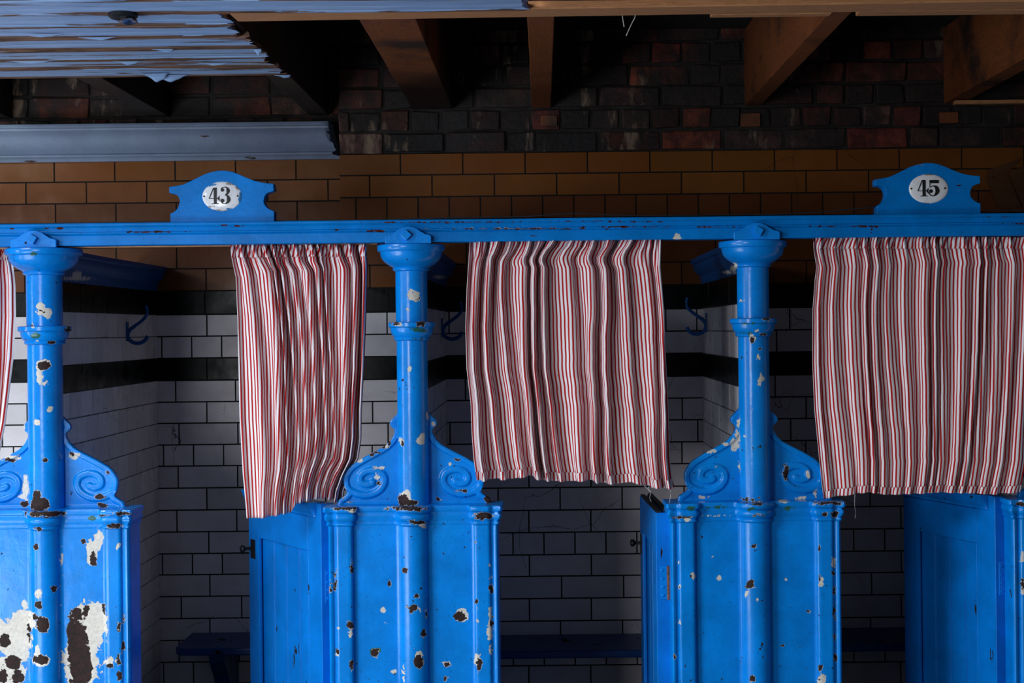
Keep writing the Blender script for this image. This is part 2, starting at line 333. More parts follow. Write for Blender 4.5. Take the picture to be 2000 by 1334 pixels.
M_joist = wood('amber_joist_timber', srgb(104, 54, 24), srgb(140, 76, 34), 'y', .6, .52)
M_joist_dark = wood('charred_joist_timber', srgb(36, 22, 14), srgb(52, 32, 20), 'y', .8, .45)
M_pine = wood('pale_pine_timber', srgb(176, 120, 78), srgb(206, 148, 100), 'x', .55)
def peel_mat():
    m, nt, bs = mat_new('peeling_grey_blue_paint')
    p = pos(nt, (1.1, 17, 17)); n = noise_n(nt, 1.25, 7, .62, p, .25).outputs['Fac']
    n2 = noise_n(nt, 9, 4, .6, pos(nt, (1, 10, 10))).outputs['Fac']
    at = N(nt, 'ShaderNodeAttribute', attribute_name='tint').outputs['Color']
    sep = N(nt, 'ShaderNodeSeparateColor'); L(nt, at, sep.inputs[0])
    f = mth(nt, 'ADD', n, mth(nt, 'MULTIPLY', mth(nt, 'SUBTRACT', sep.outputs[0], .5), .42))
    msk = mr(nt, f, .556, .563)
    wd = mix(nt, mr(nt, n2, .3, .7), srgb(44, 28, 22), srgb(138, 100, 80))
    pc = mix(nt, mr(nt, n2, .3, .8), srgb(130, 166, 214), srgb(176, 204, 244))
    col = mix(nt, msk, pc, wd); L(nt, col, bs.inputs['Base Color']); L(nt, mr(nt, msk, 0, 1, .38, .8), bs.inputs['Roughness'])
    nb = bump(nt, bs, mth(nt, 'SUBTRACT', 1.0, msk), .003, 1.0); bump(nt, bs, n2, .0015, .8, nb); return m
M_peel = peel_mat()
M_cornice = paint('grey_blue_cornice_paint', srgb(122, 136, 162), speck=.71, streak=(.2, 1, 1), under=srgb(120, 110, 100), bare=srgb(60, 48, 42), rough=.45, var=.2)
def cloth_mat():
    m, nt, bs = mat_new('red_and_white_ticking')
    uvn = N(nt, 'ShaderNodeUVMap', uv_map='UVMap'); sp = N(nt, 'ShaderNodeSeparateXYZ'); L(nt, uvn.outputs[0], sp.inputs[0])
    nz = noise_n(nt, 60, 3, .6, pos(nt)).outputs['Fac']
    x = mth(nt, 'ADD', mth(nt, 'MULTIPLY', sp.outputs[0], 1/0.0120), mth(nt, 'MULTIPLY', mth(nt, 'SUBTRACT', nz, .5), .05))
    fr = mth(nt, 'ABSOLUTE', mth(nt, 'SUBTRACT', mth(nt, 'FRACT', x), .5))
    red = mr(nt, fr, .245, .185)
    wv = noise_n(nt, 700, 2, .5, uvn.outputs[0]).outputs['Fac']
    cr = mix(nt, mr(nt, wv, .3, .7), srgb(160, 18, 24), srgb(190, 42, 42)); cw = mix(nt, mr(nt, wv, .3, .7), srgb(222, 216, 220), srgb(244, 240, 242))
    col = mix(nt, red, cw, cr)
    dirt = noise_n(nt, 9, 5, .7, pos(nt)).outputs['Fac']
    col = mix(nt, mr(nt, dirt, .66, .8, 0, .25), col, srgb(150, 110, 90))
    L(nt, col, bs.inputs['Base Color']); bs.inputs['Roughness'].default_value = .9
    bs.inputs['Specular IOR Level'].default_value = .15
    bump(nt, bs, wv, .0006, .6); return m
M_cloth = cloth_mat()

# ---------------------------------------------------------------- the back wall
YB, YL = 1.12, 1.24                                        # tiled wall face: main part, set-back left part
RV = [-346, -304, -261, -217, -172, -128.5, -84, -37, 6.5, 50, 94.5, 137.5, 180, 223, 265.5, 309.5, 353.5, 397, 440.5, 482.5, 526, 570, 613.5, 657, 700.5, 744, 787.5, 831]
RZ = [EYE-v*(D+YB)/F for v in RV]+[0.0]
BR, GR, WH = 'b', 'g', 'w'
def tile_tint(k, row=0):
    r = random.uniform(.86, 1.08)
    if k == BR:
        base = srgb(128, 76, 30) if row < 2 else srgb(106, 60, 27)
        g = random.uniform(.92, 1.05); return (base[0]*r, base[1]*r*g, base[2]*r, 1)
    if k == GR: b = srgb(1, 9, 8); return (b[0]*r, b[1]*r, b[2]*r, 1)
    b = srgb(230, 226, 230); return (b[0]*r, b[1]*r, b[2]*r, 1)
def tile_row(mb, x0, x1, y, z1, z0, ox, pitch, kind, row, flip=1, axis='x', th=.010, gap=.0052):
    k = math.floor((x0-ox)/pitch)
    while ox+k*pitch < x1:
        a, b = max(x0, ox+k*pitch+gap/2), min(x1, ox+(k+1)*pitch-gap/2); k += 1
        if b-a < .006: continue
        yy = y+random.uniform(-.0006, .0006)
        t = tile_tint(kind, row)
        if axis == 'x': mb.box((a, yy, z0+gap/2), (b, yy+th, z1-gap/2), t)
        else: mb.box((yy, a, z0+gap/2), (yy+flip*th, b, z1-gap/2), t)
# (kind, origin photo x, tile width in photo px)
ROWS = [(BR, 782, 121.8), (BR, 722, 121.8), (BR, 756, 60.8), (BR, 722, 121.8), (BR, 789, 121.8), (BR, 722.5, 121.8), (GR, 760, 243), (WH, 1361, 60.5), (WH, 1517, 121.4), (GR, 790, 243),
        (WH, 1514, 121), (WH, 1332.7, 121), (WH, 1363, 60.5), (WH, 1332, 121), (WH, 1033, 121.1), (WH, 1094, 121.1), (WH, 1033, 121.1), (WH, 1002, 60.5), (WH, 1034, 121.1), (WH, 1097, 121.1), (WH, 1034, 121.1), (WH, 1095, 121.1), (WH, 1063, 60.5)]
XS = PX(664, 400, YB)
mb = MB()
for i in range(len(RZ)-1):
    k, ox, pw = ROWS[i] if i < len(ROWS) else ((WH, 1033 if i % 2 else 1094, 121.1))
    py = RV[i]+VY+20; s_ = (D+YB)/F
    tile_row(mb, XS, 3.3, YB, RZ[i], RZ[i+1], PX(ox, py, YB), pw*s_, k, i)
# slanting border tiles of an arch at the right edge
for q in ([(1930,332),(1996,309),(1968,336),(1925,350)], [(1926,352),(1966,338),(1993,404),(1951,409)], [(1970,336),(2010,320),(2040,402),(1997,404)], [(2014,318),(2060,300),(2090,400),(2044,402)]):
    mb.prism([(PX(a, b, YB), PZ(a, b, YB)) for a, b in q], YB-.006, YB+.004, (*srgb(96, 62, 38), 1))
wall = struct(mb.build('wall_back', M_tile, bevel=.0016, segs=2, loc=(0, YB, 0)))
mb = MB(); mb.box((XS, YB+.0022, 0), (3.3, YB+.16, RZ[0]-.002)); mb.build('mortar_bed', M_mortar, wall)
# set-back wall at the left
LR = [(BR, 106, 118), (BR, 168.7, 118), (BR, 108.5, 118), (BR, 168, 118), (BR, 345, 118), (BR, 402.6, 118), (GR, 400, 236), (WH, 404, 117), (WH, 374.4, 58.5), (GR, 404, 234),
      (WH, 343, 117), (WH, 404, 117), (WH, 349.7, 115), (WH, 378, 58.6), (WH, 348, 116), (WH, 404, 116), (WH, 345.5, 117), (WH, 407.8, 117), (WH, 375.8, 58.5), (WH, 410, 117), (WH, 354, 118), (WH, 410, 117), (WH, 350, 117), (WH, 378, 58.5)]
mb = MB()
for i in range(len(RZ)-1):
    k, ox, pw = LR[i] if i < len(LR) else ((WH, 410 if i % 2 else 350, 117))
    py = RV[i]*.98+VY+28; s_ = (D+YL)/F
    tile_row(mb, -3.3, XS, YL, RZ[i], RZ[i+1], PX(ox, py, YL), pw*s_, k, i)
wl = struct(mb.build('wall_left', M_tile, bevel=.0016, segs=2, loc=(-1.6, YL, 0)))
mb = MB(); mb.box((-3.3, YL+.0022, 0), (XS, YL+.06, RZ[0]-.002)); mb.build('mortar_bed', M_mortar, wl)
# soot-black brickwork above the tiles
def bricks(x0, x1, y, z0, z1, name, phase):
    mb = MB(); z = z0; r = 0; h = .0785
    while z < z1:
        hd = (r % 3 == 1); x = x0-(.06*phase+.113*(r % 2))
        while x < x1:
            ln = .108 if (hd or random.random() < .15) else .222
            a, b = max(x0, x), min(x1, x+ln-.010)
            if b-a > .015:
                c = random.choice([srgb(122, 48, 34), srgb(96, 40, 32), srgb(74, 44, 42), srgb(58, 40, 38), srgb(134, 62, 38), srgb(92, 62, 56), srgb(110, 72, 60)])
                g = random.uniform(.8, 1.5); yy = y+random.uniform(-.006, .004)
                g *= random.choice([.25, .3, .4, .6, 1.3]); mb.box((a, yy, z+.004), (b, yy+.06, z+h-.006), (c[0]*g, c[1]*g, c[2]*g, 1), jit=.0045)
            x += ln
        z += h; r += 1
    o = struct(mb.build(name, M_brick, bevel=.005, segs=2, loc=((x0+x1)/2, y, z0)))
    mb = MB(); mb.box((x0, y+.008, z0), (x1, y+.15, z1+.05)); mb.build('mortar_bed', M_bmortar, o)
bricks(XS, 3.3, YB, RZ[0], 2.78, 'wall_brick_back', 1)
bricks(-3.3, XS, YL, RZ[0]-.001, 2.78, 'wall_brick_left', 0)
# floor, gallery floor
mb = MB(); mb.box((-5, -6, -.08), (5, 1.4, 0)); struct(mb.build('floor', M_floor))
mb = MB()
y = -.62
while y < 1.38:
    mb.box((-3.4, y, 2.60), (3.4, y+.146, 2.63), jit=.001); y += .15
struct(mb.build('ceiling', M_plank, bevel=.002))

# ---------------------------------------------------------------- tiled partitions
def partition(name, xface, side, y1):                      # side: +1 the visible face looks right, -1 it looks left
    t = .058; xa, xb = (xface-t, xface) if side > 0 else (xface, xface+t)
    mb = MB(); ztop = 1.686
    for i in range(len(RZ)-1):
        z1_, z0_ = min(RZ[i], ztop), RZ[i+1]
        if z1_-z0_ < .015: continue
        k = ROWS[i][0] if i < len(ROWS) else WH
        if k == BR: continue
        pw = .111 if k == WH else .111
        off = y1-.012-(.0555 if i % 2 else .0)
        for xf, fl in ((xb, -1), (xa, 1)):
            tile_row(mb, .07, y1-.002, xf, z1_, z0_, off, pw, k, i, fl, 'y', .009, .0022 if k != GR else .001)
            s_ = 1
    o = struct(mb.build(name, M_tile, bevel=.0014, segs=2, loc=((xa+xb)/2, .6, 0)))
    mb = MB(); mb.box((xa+.0016, .069, 0), (xb-.0016, y1-.002, ztop)); mb.build('partition_core', M_mortar, o)
partition('wall_partition_left', -1.41, 1, YL)
partition('wall_partition_middle', -.343, 1, YB)
partition('wall_partition_right', .5705, -1, YB)
partition('wall_partition_far_right', 1.548, -1, YB)

# ---------------------------------------------------------------- cast-iron cubicle posts
YC = .05; SC = (D+YC)/F
COLX = [PX(86.5, 560, YC), PX(803.5, 560, YC), PX(1470.5, 560, YC), PX(2137, 560, YC)]
PILX = [PX(88, 1100, 0), PX(808, 1100, 0), PX(1476, 1100, 0), PX(2142, 1100, 0)]
def section(o, k=1.0):                                      # outline of a pilaster in photo px, o = how far the moulding stands out
    a = [(-166-o, 72), (-166-o, 40), (-166-o, 10), (-166-o, -1-o), (-165-o, -4-o), (-162-o, -6.5-o), (-158-o, -6-o), (-155-o*.7, -3-o), (-152-o*.3, -3-o), (-150, -7-o), (-147, -9-o)]
    for x in range(-144, -124, 4): a.append((x, -9-o))
    a += [(-123+o*.8, -9-o), (-120+o*.8, -7.5-o), (-118+o, -4-o*.9), (-117.5+o, 1-o*.5), (-114+o, 3-o*.3)]
    n = 26; x0, x1 = -112+o, -33-o
    for i in range(n+1): a.append((x0+(x1-x0)*i/n, 3-o*.3))
    R = 28.5+o
    for i in range(1, 15):
        th = PI*(i/15)*.5; a.append((-R*math.cos(th), 3-o*.3-(R*.9)*math.sin(th)))
    a.append((0, 3-o*.3-R*.9))
    return a+[(-x, y) for x, y in a[-2::-1]]
CAP = [(0, 5), (0, 8), (-3, 9), (-8, 9), (-10, 8), (-11, 5), (-13, 4.2), (-15, 5.5), (-18, 6.8), (-22, 6.6), (-26, 4.8), (-29, 2.6), (-31, 2.0), (-32, 3.4), (-34, 3.6), (-36, 2.8), (-37, .6), (-38.5, 0)]
ZT = 1.034
COLPROF = [(64, -167), (66, -166), (66.5, -163), (66, -157), (64.5, -154.5), (61, -153.5), (60, -151), (59.5, -146), (57, -140), (52, -134), (45.5, -129), (40, -125.5), (36.5, -123.5), (35, -121.5), (36, -120), (36, -118), (34, -116.5), (32, -115.5)]
COLLAR = [(31, -17), (44, -16.5), (46, -15), (46, -8), (44.5, -6.5), (42, -6), (41.5, -3), (41, 2), (39, 7), (36, 11), (34, 13), (35, 14.5), (35.5, 16.5), (34, 18.5), (31, 19.5)]
WO = [(0, 151), (3, 150), (9, 148), (13, 141), (15.4, 137.5), (19, 133), (23, 130.5), (28, 133), (34, 136), (46.5, 138), (55, 137), (63, 133), (71, 127), (78, 120), (90, 100), (103, 75), (110, 62), (115, 54), (125.5, 43.5), (134, 38.5), (142, 36), (146, 37.5), (149, 41), (153, 45), (158, 46), (163, 44), (168, 39), (173, 34), (177, 30.5), (178.5, 29)]
SPI = [(-132, 27), (-126, 27), (-117, 22), (-108, 19), (-96, 17), (-84, 18.5), (-75, 22), (-66, 28), (-60, 36), (-57, 46), (-60, 56), (-67, 62), (-78, 65.5), (-90, 65), (-100, 60), (-105, 53), (-105, 45), (-100, 40), (-92, 38.5), (-85, 39.5), (-81, 42)]
def cat(pts, n=6):
    out = []
    for i in range(len(pts)-1):
        p0, p1, p2, p3 = pts[max(0, i-1)], pts[i], pts[i+1], pts[min(len(pts)-1, i+2)]
        for k in range(n):
            t = k/n
            out.append(tuple(.5*(2*b+(c-a)*t+(2*a-5*b+4*c-d)*t*t+(3*b-a-3*c+d)*t**3) for a, b, c, d in zip(p0, p1, p2, p3)))
    return out+[pts[-1]]
SPC = cat(SPI, 4)
def segdist(x, z, pl):
    best = 1e9
    for (a, b), (c, d) in zip(pl, pl[1:]):
        vx, vz = c-a, d-b; L2 = vx*vx+vz*vz or 1e-9
        t = max(0, min(1, ((x-a)*vx+(z-b)*vz)/L2)); e = (x-a-vx*t)**2+(z-b-vz*t)**2
        if e < best: best = e
    return math.sqrt(best)
OUT = [(-b, a) for a, b in WO]
_hf = {}
def wing_rows():
    if 'r' in _hf: return _hf['r']
    rows = []; nz, nx = 118, 88
    for i in range(nz+1):
        z = 178.5*i/nz; xo = -lerp_list(WO, z); xi = -24 if z > 150 else -10
        row = []
        for j in range(nx+1):
            x = xo+(xi-xo)*j/nx
            d = segdist(x, z, OUT); h = 5.0*sstep(11.5, 8.5, d)-2.2*sstep(2.2, 0, d)
            if z > 128: h = max(h, 4.4)
            ds = segdist(x, z, SPC); h = max(h, 5.0*sstep(7.6, 4.6, ds)-1.0*sstep(3.5, 5.2, ds)*(1 if ds < 5.2 else 0))
            e = sstep(4.5, 0, z); h = max(h, 3*e)
            row.append((x, h, z))
        rows.append(row)
    _hf['r'] = rows; return rows
def post(i, label):
    cx, px_ = COLX[i], PILX[i]
    root = thing('cubicle_post', label, 'post', (cx, YC, 0), 'blue cast iron cubicle posts')
    ch = CH
    fat = 1.10 if i == 0 else 1.0
    # pilaster
    z_hi = ZT-38.5*S0; zs = [z_hi-k*.0042 for k in range(int((z_hi-.45)/.0042)+1)]+[.3, .15, 0]
    ho = section(0)
    mb = MB(); mb.grid([[(px_+x*S0, y*S0, z) for x, y in ho] for z in zs]); 
    mb.build('pilaster', M_iron, root, ch, smooth=.7)
    mb = MB()
    den = []
    for (z1, o1), (z2, o2) in zip(CAP, CAP[1:]):
        for k in range(2): den.append((z1+(z2-z1)*k/2, o1+(o2-o1)*k/2))
    den.append(CAP[-1])
    def dens(sec):
        out = []
        for p, q in zip(sec, sec[1:]):
            m_ = max(1, int(math.dist(p, q)/4))
            for k in range(m_): out.append((p[0]+(q[0]-p[0])*k/m_, p[1]+(q[1]-p[1])*k/m_))
        return out+[sec[-1]]
    base = section(0); cnt = [max(1, int(math.dist(p, q)/4)) for p, q in zip(base, base[1:])]
    rows = []
    for z, o in den:
        sec = section(o); r = []
        for (p, q), m_ in zip(zip(sec, sec[1:]), cnt):
            for k in range(m_): r.append((px_+(p[0]+(q[0]-p[0])*k/m_)*S0, (p[1]+(q[1]-p[1])*k/m_)*S0, ZT+z*S0))
        r.append((px_+sec[-1][0]*S0, sec[-1][1]*S0, ZT+z*S0)); rows.append(r)
    b = mb.grid(rows)
    # the flat shelf on top, run back from the front outline
    top = rows[0]; tr = [[(p[0], p[1]+(.104-p[1])*k/8 , p[2]) for p in top] for k in range(9)]
    mb.grid(tr)
    mb.build('pilaster_cap', M_iron, root, ch, smooth=.6)
    # round column
    zf = lambda v: EYE-v*SC
    def lat(name, prof, seg=72, fatk=fat):
        d_ = []
        for (r1, v1), (r2, v2) in zip(prof, prof[1:]):
            m_ = max(1, int(abs(v2-v1)/4))
            for k in range(m_): d_.append((r1+(r2-r1)*k/m_, v1+(v2-v1)*k/m_))
        d_.append(prof[-1])
        mb = MB(); mb.lathe([(r*fatk*SC, zf(v)) for r, v in d_], cx, YC, seg); return mb
    lat('c', COLPROF).build('capital', M_iron, root, ch, smooth=.6)
    sh = lat('s', [(31, -117), (31, -15)]); sh.build('upper_shaft', M_iron, root, ch, smooth=.8)
    lat('k', COLLAR).build('collar', M_iron, root, ch, smooth=.6)
    lat('s', [(30, 18), (30.3, 342)]).build('lower_shaft', M_iron, root, ch, smooth=.8)
    # pointed fixing lug against the beam, with its square nut
    lug = [(-44, 0), (-44, 14), (-40, 16), (-32, 18), (-24, 23), (-16, 28.5), (-8, 31.5), (0, 32.5), (8, 31.5), (16, 28.5), (24, 23), (32, 18), (40, 16), (44, 14), (44, 0)]
    mb = MB(); mb.prism([(cx+x*SC, zf(-167)+z*SC) for x, z in lug], -.040, -.030)
    lg = mb.build('fixing_lug', M_iron, root, ch, bevel=.0015)
    s_ = 7.5*SC; Mr = Matrix.Translation((cx-(0 if i != 1 else 3*SC)+(0 if i != 2 else 2*SC), -.046, zf(-167)+15.5*SC)) @ Matrix.Rotation([.5, .76, .45, .3][i], 4, 'Y')
    mb = MB(); mb.box((-s_, -.008, -s_), (s_, .007, s_), M=Mr); mb.build('square_nut', M_iron, lg, None, bevel=.001)
    # scrolled wings either side of the shaft
    for sgn in (1, -1):
        rows = wing_rows(); yp = YC+.012; zb = ZT
        f = [[(cx+sgn*x*SC, yp-h*SC*.8, zb+z*SC) for x, h, z in r] for r in rows]
        mb = MB(); mb.grid(f)
        edge = [[r[0] for r in f], [(r[0][0], yp+.014, r[0][2]) for r in f]]; mb.grid(edge)
        mb.grid([[(r[0][0], yp+.014, r[0][2]) for r in f], [(r[-1][0], yp+.014, r[-1][2]) for r in f]])
        t_ = f[-1]; mb.grid([t_, [(p[0], yp+.014, p[2]) for p in t_]])
        mb.build('scroll_bracket', M_iron, root, ch, smooth=.7)
    # moulded rail running back along the top of the partition
    prof = [(-30, 0), (44, 0), (45, -9), (43, -12), (39, -13), (38.5, -20), (36, -27), (31, -34), (26, -39), (23, -41), (22, -46), (21.5, -49), (21, -51), (20.6, -53), (20.2, -55), (20, -57), (19.8, -58.5), (19.6, -60)]
    xm = {0: -1.439, 1: -.372, 2: .5995, 3: 1.577}[i]
    half = [(x, z) for x, z in prof if x > 0]
    sec = [(x*SC, z*SC) for x, z in half]+[(-x*SC, z*SC) for x, z in half[::-1]]
    ye = (YL if i == 0 else YB)-.003; rows = []
    for k in range(31):
        y = YC+.05+(ye-YC-.05)*k/30; rows.append([(xm+x+(cx-xm)*max(0, 1-k/10), y, zf(-167)-.002+z) for x, z in sec])
    mb = MB(); mb.grid(rows, close=True); n = len(sec); mb.f.append(list(range(n))); mb.f.append([30*n+k for k in range(n)][::-1])
    mb.build('side_rail', M_arm, root, RAILCH, smooth=.5)
    return root
post(0, 'heavily chipped blue iron post at far left, big rust patches on its pilaster')
post(1, 'blue iron post between the two middle curtains, pilaster dotted with rust spots')
post(2, 'blue iron post with smoother pilaster, between the wide middle curtain and the right curtain')
post(3, 'blue iron post cut off by the right edge of the photo')

# ---------------------------------------------------------------- beam over the cubicles
zt, zs_, zb = ZV(-216, -.02), ZV(-194.5, -.02), ZV(-173, -.02)
prof = [(-.020, zb), (-.021, zb+.002), (-.0215, zs_-.004), (-.0205, zs_-.002), (-.023, zs_), (-.026, zs_+.002), (-.027, zs_+.005), (-.024, zs_+.007), (-.0235, zs_+.012), (-.026, zs_+.018), (-.031, zs_+.0225), (-.032, zs_+.024), (-.032, zt-.003), (-.0305, zt), (.040, zt), (.040, zb)]
mb = MB(); rows = []
for k in range(701):
    x = -2.9+6.1*k/700; j = .0006*mnoise.noise(Vector((x*3, 0, 0)))
    rows.append([(x, y, z+j) for y, z in prof])
mb.grid(rows, close=True); n = len(prof); mb.f.append(list(range(n))); mb.f.append([700*n+k for k in range(n)][::-1])
beam = thing('header_beam', 'long moulded blue timber beam running over all the posts', 'beam', (0, 0, 1.78))
mb.build('moulded_board', M_wood_blue, beam, BEAMCH, smooth=.35)
mb = MB(); mb.box((-1.9, .042, ZV(-168.5, .05)), (PX(738, 480, .05), .075, ZV(-205, .05)))
tag(mb.build('backing_batten', M_pine, bevel=.002, loc=(-1, .05, 1.78)), 'bare pine batten showing just under the left part of the blue beam', 'batten')
# thin cable on top of the beam
mb = MB()
path = []
for px_, py in ((-20, 437), (80, 436.5), (160, 434.5), (228, 434), (325, 432.5), (540, 431), (640, 430.5), (780, 428), (900, 424.5), (1020, 423), (1100, 417.5), (1130, 416.5), (1180, 419), (1250, 421.5), (1400, 420), (1520, 418), (1610, 413.5), (1712, 404)):
    path.append(P(px_, py, .012))
mb.tube(cat(path, 6), .0016, 8)
cb = mb.build('cable', M_lead, smooth=3.14); tag(cb, 'thin dark cable lying along the top of the blue beam', 'cable')
mb = MB(); mb.tube(cat([P(1905, 416, .02), P(1950, 411.5, .02), P(2020, 412, .02), P(2060, 413, .02)], 5), .0014, 8)
tag(mb.build('cable', M_lead, smooth=3.14), 'short dark cable on the beam right of the number 45 board', 'cable')

# ---------------------------------------------------------------- number boards
def stroke(pts, n=6):
    c = cat(pts, n); l, r = [], []
    for i, (x, y, w_) in enumerate(c):
        a, b = c[max(0, i-1)], c[min(len(c)-1, i+1)]; dx, dy = b[0]-a[0], b[1]-a[1]; m_ = math.hypot(dx, dy) or 1
        l.append((x-dy/m_*w_, y+dx/m_*w_)); r.append((x+dy/m_*w_, y-dx/m_*w_))
    return l, r
FOUR = ([[(845, 406), (888, 406), (888, 628), (845, 628)], [(818, 624), (915, 624), (915, 634), (818, 634)], [(775, 552), (905, 552), (905, 562), (775, 562)], [(893, 557), (927, 515), (927, 600)], [(836, 408), (850, 408), (788, 556), (775, 556)]], [], [])
THREE = ([], [[(948, 428, 5), (962, 410, 6), (1000, 401, 5), (1030, 412, 11), (1046, 450, 24), (1036, 488, 15), (1003, 509, 4)], [(1003, 509, 4), (1038, 524, 14), (1053, 570, 25), (1040, 608, 17), (1005, 629, 5), (970, 626, 5), (945, 600, 6)]], [(967, 440, 24), (966, 590, 28)])
FIVE = ([[(957, 408), (1086, 408), (1088, 452), (970, 452), (957, 440)], [(957, 408), (966, 408), (966, 514), (957, 514)]], [[(962, 512, 4), (985, 495, 5), (1018, 492, 8), (1052, 512, 22), (1066, 562, 28), (1045, 606, 18), (1012, 627, 6), (975, 622, 6), (953, 595, 6), (950, 575, 6)]], [(976, 562, 26)])
def number_board(cpx, cpy, digits, label, chips, shift):
    k = 1/7.143; Yf = -.006; sc = (D+Yf)/F; cx, _, cz = P(cpx, cpy, Yf)
    root = thing('number_board', label, 'sign', (cx, Yf, ZV(-216, -.02)), 'shaped number boards on the beam')
    o = [(228, 885), (230, 755), (268, 742), (305, 715), (335, 680), (355, 635), (364, 590), (358, 550), (342, 515), (318, 496), (290, 484), (218, 470), (218, 385), (300, 374), (360, 364), (420, 350), (500, 315), (600, 268), (700, 218), (800, 185), (900, 167), (955, 165), (1010, 167), (1100, 183), (1200, 222), (1300, 268), (1400, 308), (1500, 335), (1600, 350), (1672, 353), (1680, 450), (1660, 462), (1600, 480), (1565, 505), (1545, 545), (1535, 600), (1545, 640), (1568, 675), (1600, 703), (1640, 725), (1678, 738), (1678, 885)]
    pts = [(cx+(x-955)*k*sc, cz-(y-525)*k*sc) for x, y in o]
    zmin = ZV(-216, -.02)+.0003
    pts = [(x, max(z, zmin)) if j not in (0, len(pts)-1) else (x, zmin) for j, (x, z) in enumerate(pts)]
    mb = MB(); mb.prism(pts, Yf, Yf+.042); mb.build('board', M_wood_blue, root, [(cpx-58, cpy+9, 2, 2, 'r')]+chips, bevel=.0015)
    # domed enamel plate
    mb = MB(); rows = []; a, b = 38.5*sc, 28.8*sc
    for (rr, h) in [(.001, 6.2), (.12, 6.15), (.25, 6.0), (.38, 5.75), (.5, 5.4), (.6, 5.0), (.7, 4.5), (.78, 4.0), (.85, 3.4), (.91, 2.7), (.955, 1.9), (.985, 1.0), (1.0, 0)]:
        rows.append([(cx+a*rr*math.cos(2*PI*q/96), Yf-h*.0011, cz+b*rr*math.sin(2*PI*q/96)) for q in range(96)])
    mb.grid(rows, close=True); pl = mb.build('number_plate', M_plate, root, chips, smooth=3.14)
    def yd(x, z): 
        r2 = ((x-cx)/a)**2+((z-cz)/b)**2; return Yf-.00035-.0011*6.2*max(0, 1-r2**1.5*.62)
    def W(x, y): return cx+(x-955)*k*sc, cz-(y-525)*k*sc
    for ch_, dxx in ((FOUR, shift[0]), (digits, shift[1])):
        mb = MB(); s3 = lambda q: (W(q[0]+dxx, q[1]))
        def poly(p):
            q = [s3(v) for v in p]; n = len(q); mb.add([(x, yd(x, z)-.0005, z) for x, z in q]+[(x, yd(x, z)+.0008, z) for x, z in q], [list(range(n))]+[[i, i+n, (i+1) % n+n, (i+1) % n] for i in range(n)])
        for p in ch_[0]:
            p = p if len(p) > 3 else p+[p[2]]
            if len(p) > 4: p = [p[0], p[1], p[2], p[3]]
            A_, B_, C_, D_ = p[:4]; nn = 10
            def bl(u, v): return tuple((A_[q]*(1-u)+B_[q]*u)*(1-v)+(D_[q]*(1-u)+C_[q]*u)*v for q in (0, 1))
            for iu in range(nn):
                for iv in range(nn):
                    poly([bl(iu/nn, iv/nn), bl((iu+1)/nn, iv/nn), bl((iu+1)/nn, (iv+1)/nn), bl(iu/nn, (iv+1)/nn)])
        for st in ch_[1]:
            l, r = stroke(st)
            for i in range(len(l)-1): poly([l[i], l[i+1], r[i+1], r[i]])
        for (x, y, r) in ch_[2]: poly([(x+r*math.cos(q*PI/12), y+r*math.sin(q*PI/12)) for q in range(24)])
        mb.build('numeral', M_digit, pl)
    for x in (710, 1177):
        mb = MB(); X, Z = W(x, 523); mb.lathe([(13*k*sc, 0), (13*k*sc, -.0012)], 0, 0, 16)
        Mx = Matrix.Translation((X, yd(X, Z)-.0003, Z)) @ Matrix.Rotation(PI/2, 4, 'X'); mb.v = [tuple(Mx @ Vector(p)) for p in mb.v]
        mb.build('screw', M_digit, pl)
number_board(433.7, 383.5, THREE, 'shaped blue board bearing the chipped enamel number 43', [(452, 359, 7, 2, 'w'), (464, 367, 2.5, 5, 'w'), (470, 385, 3.5, 13, 'g'), (428, 411, 13, 2.2, 'w'), (410, 404, 8, 2, 'w'), (412, 361, 11, 3.5, 'g'), (446, 408, 8, 2, 'g'), (415, 338, 2, 1.5, 'r')], (0, 0))
number_board(1813.7, 368.6, FIVE, 'shaped blue board bearing the clean white enamel number 45', [(1785, 396, 5, 2, 'w'), (1840, 322, 5, 1.6, 'r'), (1795, 321, 3, 1.2, 'r'), (1803, 398, 7, 1.2, 'r'), (1822, 341, 12, 1.2, 'w')], (16, 2))

